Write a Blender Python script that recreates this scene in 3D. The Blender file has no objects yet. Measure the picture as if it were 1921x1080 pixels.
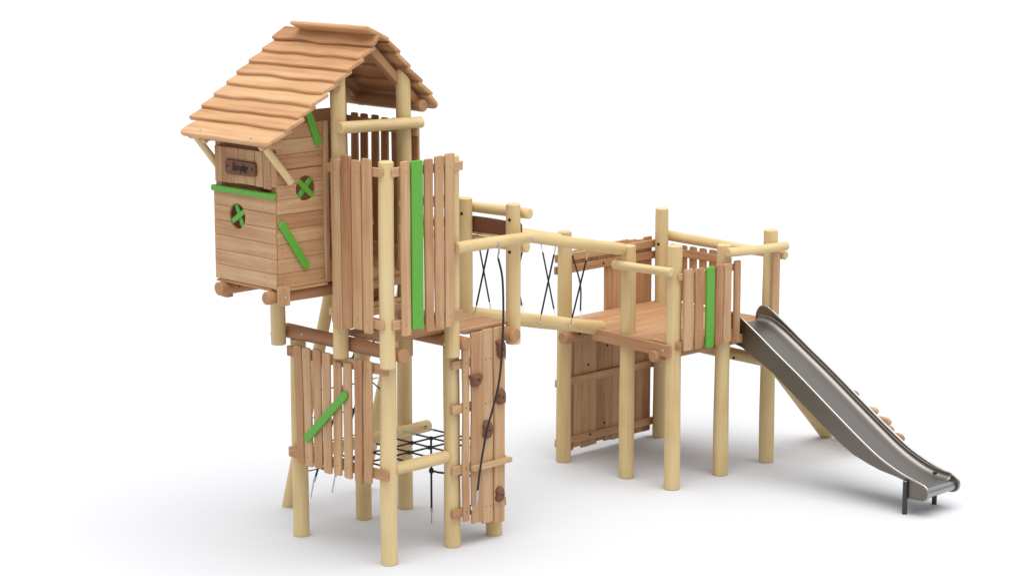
import bpy, math, random
from mathutils import Vector, Matrix

random.seed(7)
RND = random.Random(11)
scene = bpy.context.scene
COL = scene.collection
V = Vector


# ------------------------------------------------------------------ mesh builder
class MB:
    """collects shapes in world space with a wood-grain coordinate and a tint per vertex"""

    def __init__(self):
        self.v, self.f, self.g, self.t, self.m = [], [], [], [], []
        self.slot = 0

    def add(self, verts, faces, grain, tint=0.5):
        o = len(self.v)
        self.v += [tuple(p) for p in verts]
        self.f += [tuple(i + o for i in fc) for fc in faces]
        self.g += [tuple(p) for p in grain]
        self.t += [tint] * len(verts)
        self.m += [self.slot] * len(faces)

    def build(self, name, mat, parent=None, smooth=32):
        base = V((0, 0, 0))
        p = parent
        while p is not None:
            base = base + V(p.location)
            p = p.parent
        me = bpy.data.meshes.new(name)
        me.from_pydata([tuple(V(q) - base) for q in self.v], [], self.f)
        a = me.attributes.new('grain', 'FLOAT_VECTOR', 'POINT')
        a.data.foreach_set('vector', [c for q in self.g for c in q])
        a = me.attributes.new('tint', 'FLOAT', 'POINT')
        a.data.foreach_set('value', self.t)
        for q in (mat if isinstance(mat, (list, tuple)) else [mat]):
            me.materials.append(q)
        me.polygons.foreach_set('material_index', self.m)
        me.validate()
        me.shade_smooth()
        me.set_sharp_from_angle(angle=math.radians(smooth))
        o = bpy.data.objects.new(name, me)
        COL.objects.link(o)
        if parent is not None:
            o.parent = parent
        return o


def wave(seed, n=3, lo=1.0, hi=5.0):
    r = random.Random(seed)
    ks = [(r.uniform(lo, hi), r.uniform(0, 6.28), r.uniform(.4, 1)) for _ in range(n)]
    tot = sum(k[2] for k in ks)
    return lambda s: sum(a * math.sin(k * s + ph) for k, ph, a in ks) / tot


def rseed():
    return RND.randint(0, 10 ** 6)


def goff():
    return V((RND.uniform(0, 40), RND.uniform(0, 40), RND.uniform(0, 40)))


def prism(mb, outline, o, ex, ey, ez, t, c=.004, tint=None, swap=False):
    """a flat outline (a, b) extruded by +-t/2 along ez with chamfered rims"""
    n = len(outline)
    area = sum(outline[i][0] * outline[(i + 1) % n][1] - outline[(i + 1) % n][0] * outline[i][1] for i in range(n))
    if area < 0:
        outline = outline[::-1]
    ins = []
    for i in range(n):
        p0, p1, p2 = V(outline[i - 1]), V(outline[i]), V(outline[(i + 1) % n])
        d1, d2 = (p1 - p0), (p2 - p1)
        d1 = d1.normalized() if d1.length > 1e-9 else V((1, 0))
        d2 = d2.normalized() if d2.length > 1e-9 else d1
        m = V((-d1.y - d2.y, d1.x + d2.x))
        m = m.normalized() if m.length > 1e-6 else V((-d1.y, d1.x))
        ins.append(p1 + m * c)
    verts, grain = [], []
    off = goff()
    tv = RND.random() if tint is None else tint
    for ring, z in ((ins, -t / 2), (outline, -t / 2 + c), (outline, t / 2 - c), (ins, t / 2)):
        for q in ring:
            verts.append(o + ex * q[0] + ey * q[1] + ez * z)
            grain.append(V((q[1], q[0], z) if swap else (q[0], q[1], z)) + off)
    faces = [tuple(range(n - 1, -1, -1)), tuple(range(3 * n, 4 * n))]
    for k in range(3):
        for i in range(n):
            j = (i + 1) % n
            faces.append((k * n + i, k * n + j, (k + 1) * n + j, (k + 1) * n + i))
    mb.add(verts, faces, grain, tv)


def board(mb, p0, p1, wdir, w, t, wav=.0, rnd=.008, c=.004, tint=None, hump=None):
    """a plank from p0 to p1, width along wdir, with wany edges and eased corners"""
    p0, p1 = V(p0), V(p1)
    ex = (p1 - p0)
    L = ex.length
    ex.normalize()
    ez = ex.cross(V(wdir)).normalized()
    ey = ez.cross(ex).normalized()
    fa, fb = wave(rseed(), 3, 2, 7), wave(rseed(), 3, 2, 7)
    n = max(2, int(L / .06)) if wav > 0 else 2
    out = []
    h = w / 2

    def arc(cx, cy, a0, a1):
        k = 4 if rnd > .015 else 2
        for i in range(k + 1):
            a = a0 + (a1 - a0) * i / k
            out.append((cx + rnd * math.cos(a), cy + rnd * math.sin(a)))
    ya0, ya1 = -h + wav * fa(0), -h + wav * fa(L)
    yb0, yb1 = h + wav * fb(0), h + wav * fb(L)
    arc(rnd, ya0 + rnd, math.pi, 1.5 * math.pi)
    for i in range(1, n):
        s = L * i / n
        if rnd < s < L - rnd:
            out.append((s, -h + wav * fa(s)))
    arc(L - rnd, ya1 + rnd, -.5 * math.pi, 0)
    arc(L - rnd, yb1 - rnd, 0, .5 * math.pi)
    for i in range(n - 1, 0, -1):
        s = L * i / n
        if rnd < s < L - rnd:
            out.append((s, h + wav * fb(s)))
    arc(rnd, yb0 - rnd, .5 * math.pi, math.pi)
    prism(mb, out, p0, ex, ey, ez, t, c, tint)


def frame_for(d):
    d = d.normalized()
    u = d.cross(V((0, 0, 1)))
    if u.length < 1e-3:
        u = V((1, 0, 0))
    u.normalize()
    return d, u, d.cross(u).normalized()


def log(mb, p0, p1, r0, r1=None, bend=.006, wob=.0025, seg=32, ch=.011, cut=None, tint=None, gnarl=0.0):
    """a peeled round pole with a slight bend, swelling and eased ends"""
    p0, p1 = V(p0), V(p1)
    r1 = r0 if r1 is None else r1
    d = p1 - p0
    L = d.length
    d, u, w = frame_for(d)
    fb1, fb2, fr = wave(rseed(), 2, .8, 2.6), wave(rseed(), 2, .8, 2.6), wave(rseed(), 3, 2, 6)
    fo = [wave(rseed(), 2, 1, 4) for _ in range(3)]
    n = max(3, int(L / .09))
    ss = [(0, -ch), (ch, 0)] + [(L * i / n, 0) for i in range(1, n)] + [(L - ch, 0), (L, -ch)]
    off = goff()
    verts, grain, faces = [], [], []
    b0 = (fb1(0), fb2(0))
    b1 = (fb1(L), fb2(L))
    for s, dr in ss:
        k = s / L
        c = p0 + d * s + u * bend * (fb1(s) - b0[0] * (1 - k) - b1[0] * k) + w * bend * (fb2(s) - b0[1] * (1 - k) - b1[1] * k)
        r = r0 + (r1 - r0) * k + dr + wob * fr(s)
        for i in range(seg):
            a = 2 * math.pi * i / seg
            rr = r + wob * .8 * (fo[0](s) * math.cos(2 * a) + fo[1](s) * math.sin(3 * a)) + gnarl * fo[2](s * 1.3 + a)
            q = c + u * rr * math.cos(a) + w * rr * math.sin(a)
            if cut is not None and s > L - .3:
                # saw the top off along a slope in y (cut = slope)
                q = q + V((0, 0, -cut * (q.y - c.y))) if s > L - ch * 1.5 else q
            verts.append(q)
            grain.append(V((s, rr * math.cos(a), rr * math.sin(a))) + V((off.x, 0, 0)))
    m = len(ss)
    for k in range(m - 1):
        for i in range(seg):
            j = (i + 1) % seg
            faces.append((k * seg + i, k * seg + j, (k + 1) * seg + j, (k + 1) * seg + i))
    faces.append(tuple(range(seg - 1, -1, -1)))
    faces.append(tuple(range((m - 1) * seg, m * seg)))
    mb.add(verts, faces, grain, RND.random() if tint is None else tint)


def catmull(pts, k=6):
    pts = [V(p) for p in pts]
    q = [pts[0] * 2 - pts[1]] + pts + [pts[-1] * 2 - pts[-2]]
    out = []
    for i in range(1, len(q) - 2):
        for j in range(k):
            t = j / k
            a, b, c, d = q[i - 1], q[i], q[i + 1], q[i + 2]
            out.append(.5 * ((2 * b) + (c - a) * t + (2 * a - 5 * b + 4 * c - d) * t * t + (3 * b - 3 * c + d - a) * t ** 3))
    out.append(q[-2])
    return out


def tube(mb, pts, r, seg=10, closed=False):
    pts = [V(p) for p in pts]
    verts, faces, grain = [], [], []
    n = len(pts)
    u = None
    s = 0
    for i, p in enumerate(pts):
        d = (pts[min(i + 1, n - 1)] - pts[max(i - 1, 0)]).normalized()
        if u is None:
            _, u, _ = frame_for(d)
        u = (u - d * u.dot(d)).normalized()
        w = d.cross(u)
        if i:
            s += (p - pts[i - 1]).length
        for k in range(seg):
            a = 2 * math.pi * k / seg
            verts.append(p + u * r * math.cos(a) + w * r * math.sin(a))
            grain.append((s, r * math.cos(a), r * math.sin(a)))
    for i in range(n - 1):
        for k in range(seg):
            j = (k + 1) % seg
            faces.append((i * seg + k, i * seg + j, (i + 1) * seg + j, (i + 1) * seg + k))
    faces.append(tuple(range(seg - 1, -1, -1)))
    faces.append(tuple(range((n - 1) * seg, n * seg)))
    mb.add(verts, faces, grain, .5)


def disc_bolt(mb, p, nrm, r=.011, h=.007):
    """a low domed bolt head"""
    p = V(p)
    d, u, w = frame_for(V(nrm))
    seg = 12
    verts, faces, grain = [], [], []
    for rr, hh in ((r * 1.25, -.006), (r * 1.25, h * .3), (r * .95, h * .35), (r * .8, h * .8), (r * .4, h)):
        for i in range(seg):
            a = 2 * math.pi * i / seg
            verts.append(p + d * hh + u * rr * math.cos(a) + w * rr * math.sin(a))
            grain.append((0, 0, 0))
    for k in range(4):
        for i in range(seg):
            j = (i + 1) % seg
            faces.append((k * seg + i, k * seg + j, (k + 1) * seg + j, (k + 1) * seg + i))
    faces.append(tuple(range(4 * seg, 5 * seg)))
    mb.add(verts, faces, grain, .5)


def ball(mb, c, r, sx=1, sy=1, sz=1, lump=0.0, seg=16):
    c = V(c)
    f1, f2 = wave(rseed(), 3, 1, 3), wave(rseed(), 3, 1, 3)
    verts, faces, grain = [], [], []
    rings = seg // 2
    for i in range(rings + 1):
        th = math.pi * i / rings
        for k in range(seg):
            a = 2 * math.pi * k / seg
            d = V((math.sin(th) * math.cos(a), math.sin(th) * math.sin(a), math.cos(th)))
            rr = r * (1 + lump * (f1(d.x * 3 + d.y * 2) + f2(d.z * 3 - d.y * 2)))
            q = V((d.x * sx, d.y * sy, d.z * sz)) * rr
            verts.append(c + q)
            grain.append(q)
    for i in range(rings):
        for k in range(seg):
            j = (k + 1) % seg
            faces.append((i * seg + k, (i + 1) * seg + k, (i + 1) * seg + j, i * seg + j))
    mb.add(verts, faces, grain, .5)


# ------------------------------------------------------------------ materials
def base_mat(name):
    m = bpy.data.materials.new(name)
    m.use_nodes = True
    nt = m.node_tree
    return m, nt, nt.nodes['Principled BSDF']


def wood(name, light, mid, dark, rough=.55, rings=False, tintv=.16, streak=.5, fine=.35):
    light, mid, dark = ([c * .78 for c in q] for q in (light, mid, dark))
    m, nt, bs = base_mat(name)
    N, Lk = nt.nodes, nt.links

    def node(t, **k):
        n = N.new(t)
        for a, b in k.items():
            setattr(n, a, b)
        return n
    at = node('ShaderNodeAttribute', attribute_name='grain')
    ti = node('ShaderNodeAttribute', attribute_name='tint')
    mp = node('ShaderNodeMapping')
    mp.inputs['Scale'].default_value = (.9, 16, 16)
    Lk.new(at.outputs['Vector'], mp.inputs['Vector'])
    n1 = node('ShaderNodeTexNoise')
    n1.inputs['Scale'].default_value = 1.0
    n1.inputs['Detail'].default_value = 3
    n1.inputs['Distortion'].default_value = .6
    Lk.new(mp.outputs[0], n1.inputs['Vector'])
    mp2 = node('ShaderNodeMapping')
    mp2.inputs['Scale'].default_value = (2.5, 110, 110)
    Lk.new(at.outputs['Vector'], mp2.inputs['Vector'])
    n2 = node('ShaderNodeTexNoise')
    n2.inputs['Scale'].default_value = 1.0
    n2.inputs['Detail'].default_value = 2
    Lk.new(mp2.outputs[0], n2.inputs['Vector'])
    # broad blotches along the stem
    n3 = node('ShaderNodeTexNoise')
    n3.inputs['Scale'].default_value = 2.2
    n3.inputs['Detail'].default_value = 2
    Lk.new(at.outputs['Vector'], n3.inputs['Vector'])
    add = node('ShaderNodeMath', operation='MULTIPLY_ADD')
    add.inputs[1].default_value = fine
    Lk.new(n2.outputs['Fac'], add.inputs[0])
    sc = node('ShaderNodeMath', operation='MULTIPLY_ADD')
    sc.inputs[1].default_value = streak
    sc.inputs[2].default_value = .5 - .5 * streak - .5 * fine
    Lk.new(n1.outputs['Fac'], sc.inputs[0])
    Lk.new(sc.outputs[0], add.inputs[2])
    a3 = node('ShaderNodeMath', operation='MULTIPLY_ADD')
    a3.inputs[1].default_value = .35
    Lk.new(n3.outputs['Fac'], a3.inputs[0])
    Lk.new(add.outputs[0], a3.inputs[2])
    src = a3
    if rings:
        sx = node('ShaderNodeSeparateXYZ')
        Lk.new(at.outputs['Vector'], sx.inputs[0])
        cmb = node('ShaderNodeCombineXYZ')
        Lk.new(sx.outputs['Y'], cmb.inputs['X'])
        Lk.new(sx.outputs['Z'], cmb.inputs['Y'])
        ln = node('ShaderNodeVectorMath', operation='LENGTH')
        Lk.new(cmb.outputs[0], ln.inputs[0])
        si = node('ShaderNodeMath', operation='MULTIPLY')
        si.inputs[1].default_value = 480
        Lk.new(ln.outputs['Value'], si.inputs[0])
        sn = node('ShaderNodeMath', operation='SINE')
        Lk.new(si.outputs[0], sn.inputs[0])
        ad = node('ShaderNodeMath', operation='MULTIPLY_ADD')
        ad.inputs[1].default_value = .05
        Lk.new(sn.outputs[0], ad.inputs[0])
        Lk.new(a3.outputs[0], ad.inputs[2])
        src = ad
    tn = node('ShaderNodeMath', operation='MULTIPLY_ADD')
    tn.inputs[1].default_value = tintv * 2
    Lk.new(ti.outputs['Fac'], tn.inputs[0])
    Lk.new(src.outputs[0], tn.inputs[2])
    of = node('ShaderNodeMath', operation='SUBTRACT')
    of.inputs[1].default_value = tintv + .175
    Lk.new(tn.outputs[0], of.inputs[0])
    cr = node('ShaderNodeValToRGB')
    e = cr.color_ramp.elements
    e[0].position, e[0].color = .2, (*light, 1)
    e[1].position, e[1].color = .88, (*dark, 1)
    x = e.new(.5)
    x.color = (*mid, 1)
    Lk.new(of.outputs[0], cr.inputs[0])
    Lk.new(cr.outputs[0], bs.inputs['Base Color'])
    bs.inputs['Roughness'].default_value = rough
    bs.inputs['Specular IOR Level'].default_value = .3
    bp = node('ShaderNodeBump')
    bp.inputs['Strength'].default_value = .12
    bp.inputs['Distance'].default_value = .004
    Lk.new(add.outputs[0], bp.inputs['Height'])
    Lk.new(bp.outputs[0], bs.inputs['Normal'])
    return m


def plain(name, col, rough=.5, metal=0.0, noise=.06, scale=30, bump=0.0, spec=.5):
    col = [c * .8 for c in col]
    m, nt, bs = base_mat(name)
    tc = nt.nodes.new('ShaderNodeTexCoord')
    n = nt.nodes.new('ShaderNodeTexNoise')
    n.inputs['Scale'].default_value = scale
    n.inputs['Detail'].default_value = 4
    nt.links.new(tc.outputs['Object'], n.inputs['Vector'])
    cr = nt.nodes.new('ShaderNodeValToRGB')
    e = cr.color_ramp.elements
    e[0].position, e[1].position = .3, .7
    e[0].color = (*[c * (1 - noise) for c in col], 1)
    e[1].color = (*[min(1, c * (1 + noise)) for c in col], 1)
    nt.links.new(n.outputs['Fac'], cr.inputs[0])
    nt.links.new(cr.outputs[0], bs.inputs['Base Color'])
    bs.inputs['Roughness'].default_value = rough
    bs.inputs['Metallic'].default_value = metal
    bs.inputs['Specular IOR Level'].default_value = spec
    if bump:
        b = nt.nodes.new('ShaderNodeBump')
        b.inputs['Strength'].default_value = bump
        b.inputs['Distance'].default_value = .004
        nt.links.new(n.outputs['Fac'], b.inputs['Height'])
        nt.links.new(b.outputs[0], bs.inputs['Normal'])
    return m


PINE = wood('peeled_pine', (.90, .73, .43), (.83, .625, .315), (.62, .40, .15), rings=True, tintv=.07, streak=.46, fine=.34)
LARCH = wood('larch_board', (.73, .485, .268), (.61, .348, .172), (.42, .18, .078), tintv=.19, streak=.85, fine=.36)
ROOFW = wood('roof_larch', (.77, .48, .25), (.67, .37, .175), (.47, .205, .085), tintv=.19, streak=.95, fine=.36)
LARCHLOG = wood('larch_log', (.60, .36, .19), (.52, .27, .13), (.38, .17, .075), rings=True, tintv=.08, streak=.35, fine=.25)
DARKW = wood('dark_stained_board', (.29, .135, .072), (.22, .092, .048), (.13, .05, .025), tintv=.08, streak=.5)
GREEN = plain('green_painted_board', (.125, .45, .04), .45, 0, .07, 40, .08)
BOLT = plain('zinc_bolt', (.72, .72, .72), .3, 1.0)
HOLE = plain('black_bolt_hole', (.012, .011, .01), .7)
SCREW = plain('screw_head', (.13, .075, .04), .5, .3)
ROPE = plain('black_rope', (.022, .022, .024), .75, 0, .3, 300, .3)
HOLD = plain('brown_resin_hold', (.225, .092, .05), .75, 0, .2, 60, .3)
INK = plain('engraved_letter', (.015, .008, .006), .7)
CHROME = plain('polished_steel', (.48, .47, .455), .27, 1.0, .02)
LEG = plain('dark_galvanised_steel', (.075, .073, .07), .45, .6)
SHACK = plain('steel_shackle', (.62, .62, .62), .3, 1.0)


def steel(name, col, rough):
    m, nt, bs = base_mat(name)
    tc = nt.nodes.new('ShaderNodeTexCoord')
    mp = nt.nodes.new('ShaderNodeMapping')
    mp.inputs['Scale'].default_value = (1.2, 45, 1.2)
    nt.links.new(tc.outputs['Object'], mp.inputs[0])
    n = nt.nodes.new('ShaderNodeTexNoise')
    n.inputs['Scale'].default_value = 3
    n.inputs['Detail'].default_value = 5
    nt.links.new(mp.outputs[0], n.inputs['Vector'])
    cr = nt.nodes.new('ShaderNodeMapRange')
    cr.inputs['To Min'].default_value = rough - .05
    cr.inputs['To Max'].default_value = rough + .07
    nt.links.new(n.outputs['Fac'], cr.inputs['Value'])
    nt.links.new(cr.outputs[0], bs.inputs['Roughness'])
    bs.inputs['Base Color'].default_value = (*col, 1)
    bs.inputs['Metallic'].default_value = 1
    return m


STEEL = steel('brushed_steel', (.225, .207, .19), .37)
SHADED_STEEL = steel('brushed_steel_shaded_side', (.19, .17, .145), .36)  # bed steel made darker and warmer, reflected floor shade put into the colour


# ------------------------------------------------------------------ scene bookkeeping
def thing(name, label, cat, loc, group=None):
    o = bpy.data.objects.new(name, None)
    o.empty_display_size = .2
    o.location = loc
    o['label'] = label
    o['category'] = cat
    if group:
        o['group'] = group
    COL.objects.link(o)
    return o


def one(fn, name, mat, parent, *a, **k):
    mb = MB()
    fn(mb, *a, **k)
    return mb.build(name, mat, parent)


def bolts(parent, pts, mat=BOLT, name='bolt', r=.011, h=.008):
    for p, nrm in pts:
        one(disc_bolt, name, mat, parent, p, nrm, r, h)


def hole(parent, p, nrm, r=.0115):
    one(disc_bolt, 'bolt_hole', HOLE, parent, p, nrm, r, .002)


X1, Y1, Z1 = V((1, 0, 0)), V((0, 1, 0)), V((0, 0, 1))

# ------------------------------------------------------------------ ground
mb = MB()
S = 500
GZ = -.016
mb.add([(-S, -S, GZ), (S, -S, GZ), (S, S, GZ), (-S, S, GZ)], [(0, 1, 2, 3)], [(0, 0, 0)] * 4)
gm, nt, bs = base_mat('white_studio_floor')
bs.inputs['Base Color'].default_value = (.60, .605, .618, 1)
bs.inputs['Roughness'].default_value = .9
bs.inputs['Specular IOR Level'].default_value = 0
g = mb.build('ground', gm)
g['kind'] = 'structure'
g['label'] = 'seamless white studio floor under the play equipment'

# ------------------------------------------------------------------ left tower
T = thing('play_tower', 'tall log tower on six round posts with upright board fencing and a green board', 'play tower', (-.65, .69, 0))
RL, RU = .079, .0725
for x, y, top in ((-1.31, .02, 1.945), (-1.315, .835, 1.945), (-1.3, 1.385, 1.945), (0, 0, 1.945), (0, .813, 1.945), (0, 1.375, 1.945)):
    one(log, 'post', PINE, T, (x, y, GZ), (x + RND.uniform(-.01, .01), y, top), RL + .001, RL - .003, ch=.006, wob=.002)

# upper posts, bolted to the sides of the bearer logs
up = [(-1.41, -.14, 1.895, 4.5, .66), (-.494, -.14, 1.905, 4.555, .66), (.16, -.14, 1.905, 3.81, None),
      (-1.41, .67, 1.895, 4.5, -1.0), (-.487, .665, 1.8, 4.485, -1.0), (.16, .67, 1.89, 3.795, None),
      (-1.41, 1.52, 1.89, 3.24, None), (-.543, 1.52, 1.89, 3.24, None), (.118, 1.52, 1.885, 3.25, None)]
for x, y, z0, z1, cut in up:
    p = one(log, 'upper_post', PINE, T, (x, y, z0), (x, y, z1), RU, RU - .002, cut=None if cut is None else -cut, wob=.002)
    if y < 0:
        bolts(p, [((x - .052, y - .052, 2.0), (-1, -1, 0))])
    elif y < 1:
        bolts(p, [((x - .054, y - .05, 2.01), (-1, -1, 0))])
hb = V((.118, 1.52 - .0715, 3.05))
for x, z in ((-.543, 3.09), (.118, 3.10), (.118, 2.79)):
    hole(T, (x + .02, 1.52 - .0705, z), (.25, -1, 0), .0125)
# bearer logs under the floor
for y, xe, r in ((0, .235, .069), (.785, .25, .067), (1.385, .297, .069)):
    b = one(log, 'bearer_log', LARCHLOG, T, (-1.46, y, 2.01), (xe, y, 2.01), r, bend=.003)
bolts(T, [((-1.15, -.0655, 2.02), (0, -1, .1))])
# the floor
mb = MB()
y0, y1 = -.06, 1.455
n = 5
for i in range(n):
    a = -.655 + .153 * i
    board(mb, (a + .0765, (.02 if i < 4 else .74) + RND.uniform(-.004, .004), 2.098), (a + .0765, y1, 2.098), X1, .146, .034, c=.005, tint=RND.uniform(.55, .85))
one_floor = mb.build('floor', LARCH, T)

# fence panels: a panel is its boards plus battens


def fence(parent, name, boards, axis, c_board, battens, t=.028, wav=.004, green=(), mat=LARCH, rnd=.02, screws=()):
    """boards: (pos, z0, z1, width[, shift at the top]); axis 'x' runs along x at y=c_board, 'y' the other way"""
    P = (lambda s, z: V((s, c_board, z))) if axis == 'x' else (lambda s, z: V((c_board, s, z)))
    wd = X1 if axis == 'x' else Y1
    mb = MB()
    gl = []
    for i, b in enumerate(boards):
        s, z0, z1, w = b[:4]
        sh = b[4] if len(b) > 4 else 0
        if i in green:
            gl.append(b)
            continue
        board(mb, P(s, z0), P(s + sh, z1), wd, w, t, wav=wav, rnd=rnd, c=.006)
    mb.slot = 1
    for i, b in enumerate(boards):
        if i in green:
            continue
        for z in screws:
            x = b[0] + (b[4] if len(b) > 4 else 0) * (z - b[1]) / (b[2] - b[1])
            if axis == 'x':
                disc_bolt(mb, P(x, z) - Y1 * t / 2, (0, -1, 0), .0042, .002)
            else:
                disc_bolt(mb, P(x, z) + X1 * t / 2, (1, 0, 0), .0042, .002)
    o = mb.build(name, [mat, SCREW], parent)
    for b in gl:
        s, z0, z1, w = b[:4]
        gb = one(board, 'green_board', GREEN, o, P(s, z0), P(s, z1), wd, w, t + .004, 0, .022, .006)
        gb['label'] = 'bright green upright board'
    for s0, s1, z0, z1, c, bt, bw in battens:
        a, bb = (V((s0, c, z0)), V((s1, c, z1))) if axis == 'x' else (V((c, s0, z0)), V((c, s1, z1)))
        one(board, 'batten', mat, o, a, bb, Z1, bw, bt, .001, .012, .005)
    return o


f1 = fence(T, 'fence_panel',
           [(-.385, 2.205, 3.795, .128, -.012), (-.25, 2.24, 3.838, .128, 0), (-.108, 2.25, 3.806, .128, -.004), (.032, 2.23, 3.833, .122, 0)],
           'x', -.257, [(-.545, .205, 3.70, 3.715, -.227, .028, .085), (-.545, .205, 2.36, 2.315, -.227, .028, .085),
                        (-.42, .07, 3.26, 3.26, -.227, .026, .07)], screws=(3.70, 2.34))
bolts(f1, [((.145, -.243, 3.715), (0, -1, 0)), ((.145, -.243, 2.32), (0, -1, 0)), ((-.5, -.243, 2.35), (0, -1, 0))], r=.007)
f2 = fence(T, 'fence_panel',
           [(-.008, 2.205, 3.808, .105, 0), (.132, 2.249, 3.802, .142), (.278, 2.204, 3.803, .107, 0), (.408, 2.222, 3.818, .108, 0), (.536, 2.212, 3.832, .115, .006)],
           'y', .268, [(-.145, .735, 3.715, 3.70, .238, .028, .085), (-.15, .73, 2.315, 2.305, .238, .028, .085),
                       (-.05, .55, 3.42, 3.42, .238, .026, .06), (-.05, .55, 3.21, 3.21, .238, .026, .06)], green=(1,), screws=(3.71, 2.31))
bolts(f2, [((.254, -.1, 3.72), (1, 0, 0)), ((.254, -.1, 2.32), (1, 0, 0)), ((.254, .68, 3.7), (1, 0, 0)), ((.254, .68, 2.31), (1, 0, 0))], r=.007)
# picket fence at the far side of the cabin
f3 = fence(T, 'fence_panel', [(-1.34 + .14 * k + (.02 if k > 1 else 0) + (.01 if k > 3 else 0), 2.54, 4.065 + d, .1, 0) for k, d in enumerate((0, .0, .0, -.015, -.01, 0, .0))],
           'x', .80, [(-1.45, -.39, 3.99, 3.965, .76, .03, .1), (-1.45, -.39, 2.80, 2.80, .76, .03, .09)])
# low fence between the front posts
tops = [1.932, 1.925, 1.935, 1.922, 1.860, 1.867, 1.930, 1.932]
bots = [.773, .765, .772, .75, .76, .757, .747, .765]
xt = [-1.128, -1.002, -.846, -.714, -.554, -.41, -.251, -.117]
xb = [-1.103, -.985, -.848, -.71, -.563, -.417, -.265, -.137]
f4 = fence(T, 'fence_panel', [(xb[i], bots[i], tops[i], .108, xt[i] - xb[i]) for i in range(8)], 'x', -.133,
           [(-1.325, .115, 1.845, 1.868, -.1, .03, .1), (-1.325, .115, .85, .87, -.1, .03, .1)], wav=.006, screws=(1.85, .86))
gb = one(board, 'green_board', GREEN, f4, (-1.0, -.166, 1.03), (-.395, -.166, 1.585), Z1, .082, .03, 0, .034, .006)
gb['label'] = 'bright green slanting board'
# rails
one(log, 'rail', PINE, T, (0, .07, .885), (0, .745, .885), .058)
r2 = one(log, 'rail', PINE, T, (-1.175, -.02, .832), (-1.175, 1.60, .832), .062)
for y in (.93, 1.5):
    hole(r2, (-1.113, y, .84), (1, 0, .1), .014)
r3 = one(log, 'rail', PINE, T, (.285, .61, 2.945), (.285, 1.575, 2.935), .056, bend=.004)
bolts(r3, [((.338, .70, 2.95), (1, -.2, .1)), ((.338, 1.10, 2.945), (1, -.2, .1)), ((.338, 1.50, 2.94), (1, -.2, .1))])
one(log, 'rail', PINE, T, (-1.5, 1.64, 3.115), (.225, 1.64, 3.15), .053, bend=.01)
one(log, 'rail', PINE, T, (-1.5, 1.645, 2.80), (.19, 1.645, 2.815), .05)
sb = one(board, 'name_board', DARKW, T, (-.66, 1.605, 2.97), (.15, 1.605, 2.985), Z1, .145, .03, .012, .03, .006)
sb['label'] = 'dark brown wany-edged board'
r4 = one(log, 'rail', PINE, T, (-.19 - .36, -.215 - .035, 4.066), (-.49 + .12, .74, 4.035), .05)
r4.parent = None
bpy.data.objects.remove(r4)
r4 = one(log, 'rail', PINE, T, (-.372, -.225, 4.075), (-.372, .79, 4.045), .055, bend=.003)
bolts(r4, [((-.318, -.10, 4.07), (1, -.1, 0)), ((-.318, .68, 4.05), (1, -.1, 0))])
# steps between floor and cabin
for z, x0, x1 in ((2.37, -.66, -.40),):
    one(board, 'step', LARCH, T, ((x0 + x1) / 2, -.06, z), ((x0 + x1) / 2, .58, z), X1, .22, .035, 0, .01)
one(board, 'riser', LARCH, T, (-.41, -.06, 2.31), (-.41, .58, 2.31), Z1, .07, .028, 0, .01)
one(board, 'riser', LARCH, T, (-.44, -.06, 2.565), (-.44, .73, 2.565), Z1, .09, .028, 0, .01)
one(board, 'riser', LARCH, T, (-.70, -.06, 2.40), (-.70, .58, 2.40), Z1, .4, .028, 0, .01)

# ------------------------------------------------------------------ climbing wall
W = thing('climbing_wall', 'upright board climbing wall with brown resin holds and a foot rail, under the tower floor', 'climbing wall', (.13, 1.1, .15))
mb = MB()
for y0_, y1_, z0, z1 in ((.825, .912, .245, 1.945), (.925, 1.075, .21, 2.08), (1.082, 1.222, .175, 2.085), (1.228, 1.37, .15, 2.088)):
    xo = .131 + .014 * (y0_ in (.925, 1.228))
    board(mb, (xo, (y0_ + y1_) / 2, z0), (xo, (y0_ + y1_) / 2, z1), Y1, y1_ - y0_, .03, .006, .01, .006)
mb.slot = 1
for z in (1.787, 1.356, .76, .335):
    for y in (.86, .96, 1.03, 1.12, 1.18, 1.265, 1.32):
        disc_bolt(mb, (.153, y, z + .01), (1, 0, 0), .0034, .0015)
mb.build('wall_board', [LARCH, SCREW], W)
for z in (1.787, 1.356, .76, .335):
    b = one(board, 'batten', LARCH, W, (.098, .712, z), (.098, 1.425, z), Z1, .085, .045, .001, .012)
    bolts(b, [((.121, .775, z), (1, 0, 0))], r=.006)
fr = one(board, 'foot_rail', LARCH, W, (.182, .905, .765), (.182, 1.425, .768), Z1, .05, .05, .001, .012)
bolts(fr, [((.208, .96, .77), (1, 0, 0)), ((.208, 1.38, .772), (1, 0, 0))], r=.008)


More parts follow.
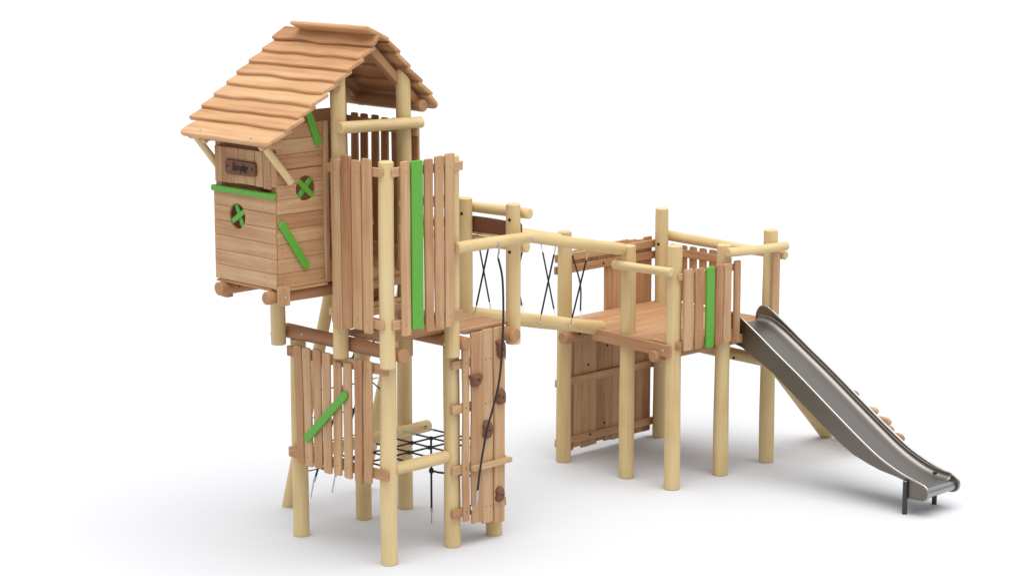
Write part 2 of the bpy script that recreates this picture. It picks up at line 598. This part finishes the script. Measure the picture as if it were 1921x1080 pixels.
def hold(pts, x, name='climbing_hold'):
    """a lumpy resin hold: outline in (y, z), domed towards +x"""
    mb = MB()
    n = len(pts)
    cy = sum(p[0] for p in pts) / n
    cz = sum(p[1] for p in pts) / n
    sm = catmull([(p[0], p[1], 0) for p in pts + pts[:1]], 4)[:-1]
    verts, faces, grain = [], [], []
    m = len(sm)
    f = wave(rseed(), 3, 30, 70)
    for k, (sc, h) in enumerate(((1, -.004), (1.0, .02), (.9, .042), (.7, .056), (.4, .062), (.12, .058))):
        for q in sm:
            y, z = cy + (q.x - cy) * sc, cz + (q.y - cz) * sc
            verts.append((x + h + .003 * f(y * 1.3 + z), y, z))
            grain.append((y, z, h))
    for k in range(5):
        for i in range(m):
            j = (i + 1) % m
            faces.append((k * m + i, k * m + j, (k + 1) * m + j, (k + 1) * m + i))
    faces.append(tuple(range(5 * m, 6 * m)))
    mb.add(verts, faces, grain)
    o = mb.build(name, HOLD, W, 60)
    one(disc_bolt, 'bolt', HOLE, o, (x + .06, cy, cz), (1, 0, 0), .009, .004)
    return o


def scaled(c, shape, s=1.0):
    return [(c[0] + a * s, c[1] + b * s) for a, b in shape]


cup = [(-.075, .055), (-.03, .06), (.0, .05), (.04, .06), (.082, .05), (.07, .0), (.035, -.055), (-.01, -.065), (-.05, -.045), (-.06, .01)]
egg = [(-.055, .05), (-.02, .085), (.03, .08), (.058, .03), (.055, -.045), (.03, -.075), (-.02, -.08), (-.055, -.045), (-.045, .0)]
hold(scaled((.965, 1.62), cup), .153)
hold(scaled((1.29, 1.865), [(-.055, .09), (.0, .1), (.05, .075), (.06, .0), (.05, -.075), (.0, -.085), (-.035, -.04), (-.04, .03)]), .153)
hold(scaled((1.295, 1.405), egg, .95), .153)
hold(scaled((1.115, 1.11), egg, 1.05), .153)
hold(scaled((1.28, .44), egg, .9), .153)

# ------------------------------------------------------------------ climbing rope
R = thing('climbing_rope', 'black hanging rope from the log rail down in front of the climbing wall', 'rope', (.3, 1.1, .45))
rp = catmull([(.30, 1.135, 2.80), (.315, 1.175, 2.62), (.30, 1.205, 2.40), (.29, 1.215, 2.15), (.285, 1.20, 1.85), (.285, 1.165, 1.6),
              (.285, 1.09, 1.37), (.28, 1.015, 1.17), (.265, .97, .95), (.247, .945, .76), (.222, .935, .55)], 6)
one(tube, 'rope', ROPE, R, rp, .0105)
one(tube, 'end_ferrule', SHACK, R, [(.222, .935, .56), (.213, .933, .455)], .013)
one(tube, 'shackle', SHACK, R, [(.213, .933, .46), (.20, .93, .41), (.165, .925, .375)], .008)
one(tube, 'shackle', SHACK, R, catmull([(.335, 1.105, 2.945), (.34, 1.11, 2.88), (.32, 1.125, 2.84), (.302, 1.134, 2.79)], 5), .009)
bolts(R, [((.155, .925, .37), (1, 0, 0))], r=.018)

# ------------------------------------------------------------------ horizontal net
Nn = thing('climbing_net', 'flat black rope net stretched between the low log rails inside the tower', 'rope net', (-.6, .75, .85))
ys = [.15, .42, .68, .95, 1.21, 1.46]
xs = [-.72, -.465]
zN = .85
mb = MB()
for y in ys:
    tube(mb, [(-.94, y, zN), (-.25, y, zN + .006)], .0095, 8)
for x in xs:
    tube(mb, [(x, -.02, zN), (x, 1.56, zN)], .0095, 8)
for x in xs:
    for y in ys:
        ball(mb, (x, y, zN), .027, 1, 1, .8, seg=10)
mb.slot = 1
for y in ys:
    tube(mb, [(-.93, y, zN), (-1.02, y, zN)], .0125, 8)
    tube(mb, [(-1.02, y, zN), (-1.12, y, .85)], .006, 8)
    tube(mb, [(-.26, y, zN + .006), (-.17, y, zN + .008)], .0125, 8)
    tube(mb, [(-.17, y, zN + .008), (-.05, y, .885)], .006, 8)
mb.build('rope_mesh', [ROPE, SHACK], Nn)
ar = one(tube, 'anchor_rope', ROPE, Nn, [(-.72, 1.21, zN), (-.715, 1.205, .12)], .0105)
one(tube, 'ferrule', SHACK, ar, [(-.715, 1.205, .14), (-.714, 1.204, .10)], .014)
one(tube, 'anchor_chain', SHACK, ar, [(-.714, 1.204, .12), (-.713, 1.203, GZ - .005)], .006)
mb = MB()
ball(mb, (-.716, 1.207, .52), .026, 1, 1, 1.3, seg=12)
tube(mb, [(-.716, 1.207, .52), (-.64, 1.24, .51), (-.2, 1.62, .46)], .011, 8)
mb.build('side_rope', ROPE, Nn)

# ------------------------------------------------------------------ leaning net ladder on the far-left side
A = thing('net_ladder', 'leaning rope net ladder between two slanted poles, behind the low fence of the tower', 'net ladder', (-2.2, 1.05, 0))
pa = one(log, 'pole', PINE, A, (-2.2, .58, -.045), (-1.46, .60, 2.47), .066, .06)
pb = one(log, 'pole', PINE, A, (-2.15, 1.545, -.045), (-1.46, 1.55, 2.30), .066, .06)
bolts(pa, [((-1.545, .545, 2.25), (.1, -1, 0))])
mb = MB()


def on(y, z):
    return V((-2.2 + .735 * z / 2.47, y, z))


for y0_, y1_ in ((.96, .99), (1.25, 1.2)):
    tube(mb, [V((-2.23, y0_, .17)), V((-1.48, y1_ + .06, 2.02))], .011, 8)
for z in (.34, .64, .94, 1.24, 1.54, 1.84):
    tube(mb, [on(.64, z), on(.97, z - .01), on(1.24, z - .015), on(1.48, z)], .0065, 8)
    for y in (.97, 1.235):
        ball(mb, on(y, z - .012), .02, seg=10)
tube(mb, [(-1.42, .3, 1.98), (-.62, .5, 1.45)], .006, 6)
mb.slot = 1
for y0_ in (.96, 1.25):
    tube(mb, [V((-2.235, y0_, .16)), V((-2.2, y0_, .23))], .014, 8)
    tube(mb, [V((-2.29, y0_, GZ - .004)), V((-2.235, y0_, .17))], .007, 8)
for z in (.34, .64, .94, 1.24, 1.54, 1.84):
    tube(mb, [on(.62, z), on(.74, z)], .007, 8)
    tube(mb, [on(1.38, z), on(1.5, z)], .007, 8)
mb.build('rope_mesh', [ROPE, SHACK], A)

# ------------------------------------------------------------------ playhouse
Hs = thing('playhouse', 'boarded playhouse with plank gable roof and round windows on top of the tall tower', 'playhouse', (-1.08, 0, 2.6))
XL, XR, YF = -1.53, -.63, -.77
ZB, PIT = 2.615, .1365


def hboards(mb, s0, s1, z0, n, pit, P, ex, cx=None, cz=None, r=0, t=.026, nrm=None, gap=(), shape=None):
    """n horizontal boards; those met by a round hole are sawn out around it"""
    for k in range(n):
        a, b = z0 + k * pit + .0015, z0 + (k + 1) * pit - .0015
        if k in gap:
            b -= .006
        pieces = []
        if r and a < cz + r and b > cz - r:
            def half(z):
                q = r * r - (z - cz) ** 2
                return math.sqrt(max(q, 0))
            top_in, bot_in = cz + r < b, cz - r > a
            m = 10
            if not top_in and not bot_in:
                zs = [a + (b - a) * i / m for i in range(m + 1)]
                pieces.append([(s0, a)] + [(cx - half(z), z) for z in zs] + [(s0, b)])
                pieces.append([(cx + half(z), z) for z in zs[::-1]] + [(s1, a), (s1, b)])
            elif top_in:
                an = math.asin(max(-1, min(1, (a - cz) / r)))
                arc = [(cx - r * math.cos(an + (math.pi - 2 * an) * i / 20), cz + r * math.sin(an + (math.pi - 2 * an) * i / 20)) for i in range(21)]
                pieces.append([(s0, a)] + arc + [(s1, a), (s1, b), (s0, b)])
            else:
                an = math.asin(max(-1, min(1, (cz - b) / r)))
                arc = [(cx + r * math.cos(an + (math.pi - 2 * an) * i / 20), cz - r * math.sin(an + (math.pi - 2 * an) * i / 20)) for i in range(21)]
                pieces.append([(s0, a), (s1, a), (s1, b)] + arc + [(s0, b)])
        else:
            pieces.append([(s0, a), (s1, a), (s1, b), (s0, b)])
        ti = RND.random()
        for o in pieces:
            prism(mb, o, P, ex, Z1, ex.cross(Z1), t, .003, ti)


def cross_bars(parent, c, r, u, nrm, a1, a2, w=.05):
    for ang, dz in ((a1, .0), (a2, .014)):
        d = u * math.cos(ang) + Z1 * math.sin(ang)
        cc = V(c) + nrm * dz
        one(board, 'cross_bar', GREEN, parent, cc - d * r, cc + d * r, u * -math.sin(ang) + Z1 * math.cos(ang), w, .013, 0, .016, .004)


# front wall
mb = MB()
hboards(mb, XL, XR - .014, ZB, 6, .1395, V((0, YF, 0)), X1, -1.187, 3.235, .118)
mb.slot = 1
for k in range(6):
    for x in (-1.45, -1.0, -.80, -.68):
        for dz in (.035, .105):
            disc_bolt(mb, (x, YF - .013, ZB + k * .1395 + dz), (0, -1, 0), .0034, .0015)
fw_ = mb.build('front_wall', [LARCH, SCREW], Hs)
cross_bars(fw_, (-1.187, YF + .02, 3.235), .12, X1, V((0, -1, 0)), math.radians(115), math.radians(32))
gr = one(board, 'green_rail', GREEN, fw_, (-1.54, YF - .022, 3.472), (-.615, YF - .022, 3.472), Z1, .056, .045, 0, .02, .008)
# right side wall and its far twin
for x, sgn in ((XR, 1), (XL, -1)):
    mb = MB()
    hboards(mb, YF + (.014 if sgn > 0 else .015), -.215 if sgn > 0 else .70, ZB, 11, PIT, V((x - sgn * .013, 0, 0)), Y1, -.42, 3.515, .115 if sgn > 0 else 0, gap=(7,) if sgn > 0 else (6, 10))
    if sgn > 0:
        mb.slot = 1
        for k in range(11):
            for y in (-.71, -.56, -.25):
                for dz in (.035, .1):
                    if abs(y + .42) > .1:
                        disc_bolt(mb, (x + .0, y, ZB + k * PIT + dz), (1, 0, 0), .0034, .0015)
    w = mb.build('side_wall', [LARCH, SCREW], Hs)
    one(board, 'corner_trim', LARCH, w, (x + sgn * .006, -.188 if sgn > 0 else .73, ZB), (x + sgn * .006, -.188 if sgn > 0 else .73, 4.12), Y1, .05, .04, .001, .006)
    if sgn > 0:
        cross_bars(w, (x - sgn * .02, -.42, 3.515), .118, Y1, X1 * sgn, math.radians(48), math.radians(-42))
    gx = x + sgn * .014
    a = one(board, 'green_board', GREEN, w, (gx, -.735, 3.235), (gx, -.425, 2.775), Y1, .078, .026, 0, .03, .006)
    a['label'] = 'green slanting board low on the wall'
    a = one(board, 'green_board', GREEN, w, (gx, -.41, 4.27), (gx, -.265, 3.90), Y1, .072, .026, 0, .03, .006)
    a['label'] = 'green slanting board high on the wall'
# hatch panel over the front opening
mb = MB()
hx = [-1.50, -1.385, -1.265, -1.15, -1.03, -.905, -.79, -.68, -.60]
hb_ = [3.535, 3.535, 3.54, 3.545, 3.545, 3.54, 3.53, 3.555]
for i in range(8):
    board(mb, ((hx[i] + hx[i + 1]) / 2, YF - .008, hb_[i]), ((hx[i] + hx[i + 1]) / 2, YF - .008, 3.868), X1, hx[i + 1] - hx[i] - .004, .024, .004, .006, .004)
mb.slot = 1
for i in range(8):
    for z in (3.60, 3.81):
        for dx in (-.022, .022):
            disc_bolt(mb, ((hx[i] + hx[i + 1]) / 2 + dx, YF - .02, z), (0, -1, 0), .0032, .0015)
hp = mb.build('front_hatch', [LARCH, SCREW], Hs)
for z in (3.63, 3.8):
    one(board, 'batten', LARCH, hp, (-1.5, YF + .018, z), (-.62, YF + .018, z), Z1, .06, .024)
for x in (XL + .05, XR - .055):
    one(board, 'corner_stud', LARCH, Hs, (x, YF + .042, 2.63), (x, YF + .042, 3.98), X1, .06, .05)
sg = one(board, 'sign', DARKW, Hs, (-1.315, YF - .034, 3.695), (-.868, YF - .034, 3.695), Z1, .135, .028, .006, .03, .006)
for x in (-1.272, -.912):
    one(disc_bolt, 'bolt', HOLE, sg, (x, YF - .048, 3.697), (0, -1, 0), .011, .004)
tc = bpy.data.curves.new('lettering', 'FONT')
tc.body = 'Eco-play'
tc.size = .098
tc.shear = .28
tc.space_character = .93
tc.extrude = .003
tc.offset = .0008
tc.align_x = 'CENTER'
tc.align_y = 'CENTER'
to = bpy.data.objects.new('lettering_curve', tc)
COL.objects.link(to)
bpy.context.view_layer.update()
tm = bpy.data.meshes.new_from_object(to.evaluated_get(bpy.context.evaluated_depsgraph_get()))
tm.transform(Matrix.Translation(V((-1.09, YF - .05, 3.697)) - V(Hs.location)) @ Matrix.Rotation(math.radians(90), 4, 'X') @ Matrix.Diagonal((.72, 1, 1, 1)))
bpy.data.objects.remove(to)
tm.materials.clear()
tm.materials.append(INK)
lo = bpy.data.objects.new('lettering', tm)
COL.objects.link(lo)
lo.parent = sg
# floor, bearers, corner blocks
mb = MB()
for i in range(7):
    x = -1.53 + .9 * (i + .5) / 7 + .015
    board(mb, (x, YF + .02, 2.628), (x, .6, 2.628), X1, .126, .032, c=.005)
for i in range(2):
    board(mb, (-.56 + .095 * i, -.06, 2.628), (-.56 + .095 * i, .73, 2.628), X1, .092, .032, c=.005)
mb.build('floor', LARCH, Hs)
one(board, 'floor_trim', LARCH, Hs, (-.615, YF + .08, 2.603), (-.615, -.2, 2.603), X1, .05, .018, .002, .004)
one(board, 'floor_trim', LARCH, Hs, (-1.5, YF - .005, 2.603), (-.7, YF - .005, 2.603), Y1, .05, .018, .002, .004)
for x in (-.70, -1.40):
    one(log, 'bearer_log', LARCHLOG, Hs, (x, -.86, 2.535), (x, .64, 2.535), .064, bend=.002)
bl = one(board, 'corner_block', LARCH, Hs, (-.592, -.735, 2.47), (-.592, -.735, 2.64), Y1, .1, .075, 0, .006)
bolts(bl, [((-.553, -.735, 2.55), (1, 0, 0))], r=.012)
bl = one(board, 'corner_block', LARCH, Hs, (-1.43, -.73, 2.44), (-1.43, -.73, 2.6), X1, .09, .075, 0, .006)
one(disc_bolt, 'bolt_hole', HOLE, Hs, (-1.337, -.66, 2.54), (1, -.1, 0), .013, .004)

# roof
RX0, RX1 = -1.785, -.36
Rf = None


def roof_board(mb, lo, hi, t, x0, x1, nrm_up, bulge=(0, 0), wav=.010, rl=.02, rr=.02, up=0, c=.009):
    """lo, hi: (y, z) of lower and upper edge; long axis along x; wany lower edge"""
    lo, hi = V((0, lo[0], lo[1])), V((0, hi[0], hi[1]))
    ey = (hi - lo)
    w = ey.length
    ey.normalize()
    ez = X1.cross(ey)
    if ez.z < 0:
        ez = -ez
    f = wave(rseed(), 4, 3, 13)
    out = []
    L = x1 - x0
    n = 26
    k = 5

    def arc(cx, cy, r, a0, a1):
        for i in range(k + 1):
            a = a0 + (a1 - a0) * i / k
            out.append((cx + r * math.cos(a), cy + r * math.sin(a)))
    arc(x0 + rl, rl + wav * f(0), rl, math.pi, 1.5 * math.pi)
    for i in range(1, n):
        s = L * i / n
        if rl < s < L - rr:
            out.append((x0 + s, wav * f(s)))
    arc(x1 - rr, rr + wav * f(L), rr, -.5 * math.pi, 0)
    out.append((x1, w))
    out.append((x0 + up, w))
    prism(mb, out, lo - ez * t / 2, X1, ey, ez, t, c)


# the left slope: nine lapped planks
lows = [(.145, 4.80), (-.005, 4.703), (-.148, 4.603), (-.292, 4.508), (-.436, 4.413), (-.582, 4.315), (-.727, 4.213), (-.864, 4.122), (-1.09, 4.005)]
mb = MB()
for i, l in enumerate(lows):
    sl = V((.83, .555))
    if i == 0:
        hi = (.24, 4.914)
    else:
        p = lows[i - 1]
        hi = (p[0] + .065, p[1] - .008)
    e0 = RX0 + RND.uniform(-.012, .012)
    e1 = RX1 + RND.uniform(-.015, .015) + (.012 if i == 0 else 0)
    big = i == 8
    if big:
        e0 += .11
    roof_board(mb, l, hi, .042, e0, e1, 1, wav=.005 if i == 8 else .016, up=.10 if i == 0 else 0, rl=.10 if big else .024, rr=.045 if big else (.05 if i == 0 else .02))
roofL = mb.build('roof_slope', ROOFW, Hs)
bolts(roofL, [((-1.38, -1.04, 4.042), (0, -.56, .83)), ((-.62, -1.055, 4.034), (0, -.56, .83))], r=.006)
rows = [(.545, 4.725), (.675, 4.582), (.822, 4.438), (.955, 4.305), (1.035, 4.175)]
mb = MB()
for i, l in enumerate(rows):
    if i == 0:
        hi = (.40, 4.835)
    else:
        p = rows[i - 1]
        hi = (p[0] - .05, p[1] - .002)
    big = i == 4
    roof_board(mb, l, hi, .040, RX0 + RND.uniform(-.012, .012), RX1 + RND.uniform(-.012, .012), 1, wav=.008, rl=.02, rr=.09 if big else .02)
roofR = mb.build('roof_slope', ROOFW, Hs)
mb = MB()
roof_board(mb, (.41, 4.852), (.118, 4.982), .040, -1.455, RX1 + .005, 1, wav=.004, rl=.03, rr=.05, c=.012)
mb.build('ridge_board', ROOFW, Hs)
# rafters, purlins, braces
for x in (-.52, -1.36):
    one(board, 'rafter', LARCH, Hs, (x, .22, 4.81), (x, .93, 4.15), X1, .085, .075, 0, .008)
    one(board, 'rafter', LARCH, Hs, (x - .06, .20, 4.715), (x - .06, -.98, 3.925), X1, .06, .055, 0, .008)
for y, z, xe, r in ((-.225, 4.435, -.40, .048), (.86, 4.195, -.41, .058), (-.905, 3.985, -.41, .058)):
    one(log, 'purlin', LARCHLOG, Hs, (-1.70, y, z), (xe, y, z), r, bend=.002)
for x in (-.585, -1.575):
    br = one(log, 'brace', PINE, Hs, (x, -.625, 3.585), (x, -.985, 4.01), .036, .034)
    if x > -1:
        bolts(br, [((x + .034, -.655, 3.63), (1, 0, 0))], r=.008)
# short hidden log seen under the eave
one(log, 'eave_log', LARCHLOG, Hs, (-.80, -.93, 3.975), (-.80, -.2, 3.975), .04)

# ------------------------------------------------------------------ bridge
B = thing('log_bridge', 'single log bridge with log handrails and black crossed ropes, between the two towers', 'rope bridge', (-.9, 2.7, 1.6))
one(log, 'walking_log', PINE, B, (-.90, 1.50, 2.095), (-.90, 3.86, 1.555), .056, .085, bend=.022, wob=.007)
one(log, 'handrail', PINE, B, (-.5, 1.60, 2.934), (-.5, 3.77, 2.468), .056, .062, bend=.02, wob=.004)
one(log, 'handrail', PINE, B, (-1.43, 1.62, 2.93), (-1.43, 3.77, 2.468), .056, .062, bend=.012)


def bridge_rope(top, bot, sag=0):
    top, bot = V(top), V(bot)
    d = bot - top
    m = top + d * .5 + V((0, sag, -.02 * (sag != 0)))
    pts = catmull([top + d * .12, m, bot - d * .12], 6)
    mb = MB()
    tube(mb, pts, .0095)
    mb.slot = 1
    tube(mb, [top, top + d * .06, top + d * .14], .006, 8)
    tube(mb, [bot, bot - d * .14], .006, 8)
    ball(mb, bot, .014, seg=10)
    mb.build('rope', [ROPE, SHACK], B)


for top, bot in (((-.5, 1.829, 2.83), (-.83, 1.92, 1.985)), ((-.5, 2.30, 2.73), (-.825, 2.39, 1.88)), ((-.5, 2.755, 2.628), (-.82, 2.845, 1.765)), ((-.5, 3.24, 2.51), (-.815, 3.30, 1.665))):
    bridge_rope(top, bot)
for top, bot, sg_ in (((-1.43, 2.54, 2.655), (-.985, 2.306, 1.94), 0), ((-1.43, 3.0, 2.55), (-.985, 2.779, 1.84), 0), ((-1.43, 3.492, 2.45), (-.985, 3.258, 1.735), 0), ((-1.42, 3.95, 2.36), (-.985, 3.66, 1.66), .06)):
    bridge_rope(top, bot, sg_)

# ------------------------------------------------------------------ right tower
Q = thing('play_tower', 'low open log platform on six round posts, right of the bridge and behind the slide', 'play tower', (-.65, 4.64, 0))
for x, y, top, r in ((-1.432, 3.855, 2.515, .082), (-.496, 3.85, 2.47, .0815), (.144, 3.853, 2.545, .084), (.142, 4.649, 2.46, .082), (.144, 5.43, 2.53, .083), (-1.42, 5.43, 2.60, .078)):
    one(log, 'post', PINE, Q, (x, y, GZ), (x + .003, y, top + .03), r, r - .004, ch=.009, bend=.012 if y > 5.4 and x > 0 else .006, wob=.0022)
mb = MB()
for i in range(12):
    x = -1.52 + 1.70 * (i + .5) / 12
    board(mb, (x, 3.775 + RND.uniform(-.006, .006), 1.543), (x, 5.55, 1.543), X1, .139, .034, c=.005, tint=RND.uniform(.55, .85))
mb.build('floor', LARCH, Q)
fa = one(board, 'fascia_board', LARCH, Q, (-.90, 3.745, 1.51), (.195, 3.745, 1.475), Z1, .13, .035, .002, .01)
bolts(fa, [((.11, 3.727, 1.48), (0, -1, 0))], r=.012)
one(board, 'fascia_board', LARCH, Q, (.262, 4.66, 1.475), (.262, 5.42, 1.475), Z1, .09, .03, .002, .01)
for x, r in ((-1.302, .066), (-.002, .064)):
    lg = one(log, 'bearer_log', LARCHLOG, Q, (x, 3.69, 1.405), (x, 5.56, 1.405), r, bend=.003)
hole(Q, (-1.236, 3.9, 1.44), (1, 0, .2), .013)
lg = one(log, 'cross_log', PINE, Q, (-1.55, 5.285, 1.19), (.19, 5.285, 1.15), .068, bend=.004)
hole(lg, (-.17, 5.22, 1.13), (0, -1, 0), .013)
bolts(Q, [((.205, 3.80, 1.37), (1, -.6, 0)), ((.205, 4.60, 1.37), (1, -.6, 0)), ((.21, 5.38, 1.12), (1, -.6, 0))])
# rails
one(log, 'rail', PINE, Q, (-.585, 3.72, 2.302), (.225, 3.72, 2.318), .048, bend=.004)
rk = one(log, 'rail', PINE, Q, (.275, 4.55, 2.43), (.275, 5.545, 2.385), .052, .046, bend=.012)
bolts(rk, [((.325, 4.68, 2.43), (1, -.2, 0)), ((.322, 5.46, 2.39), (1, -.2, 0))], r=.009)
rm = one(log, 'rail', PINE, Q, (-1.52, 5.565, 2.305), (.255, 5.565, 2.275), .058, .05, bend=.02)
# board fences
f5 = fence(Q, 'fence_panel',
           [(3.925, 1.475, 2.335, .145), (4.09, 1.47, 2.322, .128), (4.27, 1.455, 2.315, .125), (4.418, 1.462, 2.32, .122), (4.553, 1.47, 2.317, .118), (4.708, 1.445, 2.328, .098)],
           'y', .276, [(3.80, 4.74, 2.255, 2.255, .246, .028, .07), (3.78, 4.74, 1.53, 1.53, .246, .028, .085)], wav=.007, green=(2,), screws=(2.255, 1.53))
bolts(f5, [((.262, 3.83, 1.535), (1, 0, 0)), ((.262, 3.83, 2.26), (1, 0, 0))], r=.007)
f6 = fence(Q, 'fence_panel', [(-1.33 + .143 * k, 1.58, 2.218, .1) for k in range(6)], 'x', 5.545,
           [(-1.44, -.56, 2.135, 2.135, 5.515, .028, .09)], wav=.002)
one(board, 'end_board', LARCH, Q, (.24, 5.407, 1.56), (.24, 5.407, 2.36), Y1, .115, .03, .002, .008)
mb = MB()
board(mb, (.12, 5.535, 1.5), (.12, 5.535, 2.29), X1, .13, .03, .003, .008)
mb.build('end_board', LARCH, Q)
# plank wall between the far-left posts with an opening above the floor
mb = MB()
ye = [3.99, 4.12, 4.25, 4.38, 4.50, 4.62, 4.75, 4.88, 5.01, 5.14, 5.27, 5.40]
for i in range(11):
    yc, w = (ye[i] + ye[i + 1]) / 2, ye[i + 1] - ye[i] - .002
    d = RND.uniform(-.02, .02)
    if yc > 4.62:
        board(mb, (-1.545, yc, .06 + d), (-1.545, yc, 2.305 + RND.uniform(-.02, .02)), Y1, w, .03, .002, .008, .006)
    else:
        board(mb, (-1.545, yc, .06 + d), (-1.545, yc, 1.52), Y1, w, .03, .002, .004, .006)
        board(mb, (-1.545, yc, 2.045), (-1.545, yc, 2.305 + RND.uniform(-.02, .02)), Y1, w, .03, .002, .008, .006)
pw = mb.build('plank_wall', LARCH, Q)
for z, a, b in ((2.235, 3.80, 5.60), (2.105, 3.79, 5.60), (.85, 3.81, 5.46), (.178, 3.81, 5.46)):
    one(board, 'batten', LARCH, pw, (-1.512, a, z), (-1.512, b, z - .015), Z1, .085, .034, .001, .01)
for y, z in ((4.66, 1.15), (4.35, .98), (4.92, .72), (4.62, .27), (4.55, 2.1)):
    hole(pw, (-1.528 if z < 2 else -1.494, y, z), (1, 0, 0), .012)
hole(pw, (-1.494, 4.35, .19), (1, 0, 0), .012)
hole(Q, (-1.40, 5.352, 2.23), (.2, -1, 0), .013)

# ------------------------------------------------------------------ plank ramp behind the slide
Rm = thing('plank_ramp', 'steep ramp of cross planks on leaning poles, half hidden behind the steel slide', 'ramp', (.5, 6.6, 0))
for x0_, x1_ in ((-.065, -.065), (.80, .30)):
    one(log, 'pole', PINE, Rm, (x0_, 6.83, -.045), (x1_, 5.48, 1.26), .068, .06)
for z, xe, w in ((.165, 1.03, .115), (.275, .965, .08), (.39, 1.01, .115), (.52, .935, .09), (.729, .82, .09), (.92, .68, .085), (1.08, .60, .085)):
    yy = 6.67 - (z - .25) * 1.045
    one(board, 'tread', LARCH, Rm, (-.13, yy, z), (xe, yy, z), V((0, -.72, .69)), w, .05, .008, w * .42, .012)

# ------------------------------------------------------------------ slide
Sl = thing('slide', 'stainless steel chute slide with rolled rims, running down from the low platform', 'slide', (1.4, 5.08, 0))
YN, YR = 4.82, 5.34


def smooth(pts, k=6):
    return [(q.x, q.y) for q in catmull([(a, b, 0) for a, b in pts], k)]


rim_main = smooth([(.205, 1.722), (.45, 1.572), (.75, 1.375), (1.05, 1.185), (1.40, .95), (1.72, .735), (1.95, .588), (2.12, .492), (2.30, .415), (2.46, .362), (2.60, .328)])
hood = smooth([(.035, 1.575), (.045, 1.65), (.085, 1.712), (.14, 1.735), (.205, 1.722)])[:-1]
endc = smooth([(2.60, .328), (2.665, .305), (2.705, .255), (2.695, .195), (2.64, .158), (2.56, .150)])[1:]
tail = [(2.44, .150)]
rim = hood + rim_main + endc + tail
under = [(2.44, .30), (2.40, .325), (2.30, .345), (2.10, .375), (1.95, .415), (1.76, .478), (1.58, .575), (1.41, .682), (1.05, .925), (.70, 1.16), (.40, 1.31), (.27, 1.375), (.06, 1.42)]
outl = rim + [(a, b) for a, b in under]
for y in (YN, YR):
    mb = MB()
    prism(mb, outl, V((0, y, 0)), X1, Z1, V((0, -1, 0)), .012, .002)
    sp = mb.build('side_panel', SHADED_STEEL, Sl, 30)
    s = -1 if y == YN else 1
    one(tube, 'rolled_rim', CHROME, sp, [V((a, y + s * .008, b)) for a, b in rim], .0125, 12)
# bed
bed = smooth([(.06, 1.565), (.20, 1.56), (.30, 1.535), (.46, 1.455), (.75, 1.275), (1.05, 1.085), (1.40, .85), (1.72, .638), (1.95, .492), (2.12, .402), (2.30, .328), (2.46, .288), (2.62, .272)])
mb = MB()
verts, faces, grain = [], [], []
prof = [(.0065, .072), (.008, .062), (.008, .05), (.012, .032), (.024, .018), (.045, .007), (.08, .001), (.12, 0), (.26, 0), (.40, 0), (.44, .001), (.475, .007), (.496, .018), (.508, .032), (.512, .05), (.512, .062), (.5135, .072)]
for a, b in bed:
    for q, h in prof:
        verts.append((a, YN + q, b + h))
        grain.append((a, q, 0))
m = len(prof)
for i in range(len(bed) - 1):
    for k in range(m - 1):
        faces.append((i * m + k, (i + 1) * m + k, (i + 1) * m + k + 1, i * m + k + 1))
mb.add(verts, faces, grain)
bo = mb.build('slide_bed', STEEL, Sl, 40)
md = bo.modifiers.new('thickness', 'SOLIDIFY')
md.thickness = .006
md.offset = 0
one(tube, 'end_roll', CHROME, Sl, [V((2.632, YN + .004, .222)), V((2.632, YR - .004, .222))], .052, 32)
for y in (YN - .02, YR - .02):
    lg = one(tube, 'leg', LEG, Sl, [V((2.432, y, GZ - .002)), V((2.432, y, .325))], .026, 16)
    if y < 5:
        one(tube, 'cap', CHROME, lg, [V((2.432, y, .32)), V((2.432, y, .337))], .0245, 16)

# ------------------------------------------------------------------ light
w = bpy.data.worlds.new('World')
scene.world = w
w.use_nodes = True
nt = w.node_tree
bg = nt.nodes['Background']
tcn = nt.nodes.new('ShaderNodeTexCoord')
sx = nt.nodes.new('ShaderNodeSeparateXYZ')
nt.links.new(tcn.outputs['Generated'], sx.inputs[0])
cr = nt.nodes.new('ShaderNodeValToRGB')
e = cr.color_ramp.elements
e[0].position, e[0].color = 0.0, (.33, .335, .35, 1)
e[1].position, e[1].color = 1.0, (.98, .99, 1.02, 1)
nt.links.new(sx.outputs['Z'], cr.inputs[0])
nt.links.new(cr.outputs[0], bg.inputs['Color'])
bg.inputs['Strength'].default_value = .88

ld = bpy.data.lights.new('key_softbox', 'SUN')
ld.energy = 1.92
ld.angle = math.radians(60)
ld.color = (1, .995, .985)
lo_ = bpy.data.objects.new('key_softbox', ld)
COL.objects.link(lo_)
src = V((.22, -.12, 1.0))     # towards the light
lo_.rotation_euler = (-src).to_track_quat('-Z', 'Y').to_euler()

# ------------------------------------------------------------------ camera
C = V((15.28893654, -13.66612648, 6.41069909))
F, YH = 4260.0, -250.0
p = math.atan((540 - YH) / F)
s2 = math.sqrt(.5)


def c2w(d):
    return V(((d[0] - d[1]) * s2, (d[0] + d[1]) * s2, d[2]))


fwd = c2w((0, math.cos(p), -math.sin(p)))
upv = c2w((0, math.sin(p), math.cos(p)))
rt = c2w((1, 0, 0))
cd = bpy.data.cameras.new('camera')
cam = bpy.data.objects.new('camera', cd)
COL.objects.link(cam)
M = Matrix((rt, upv, -fwd)).transposed().to_4x4()
M.translation = C
cam.matrix_world = M
cd.sensor_fit = 'HORIZONTAL'
cd.sensor_width = 36
cd.lens = 36 * F / 1921
cd.clip_end = 2000
scene.camera = cam

scene.view_settings.view_transform = 'Standard'
scene.view_settings.look = 'None'
scene.view_settings.exposure = .50
scene.view_settings.gamma = 1
scene.cycles.use_denoising = True
scene.cycles.max_bounces = 8
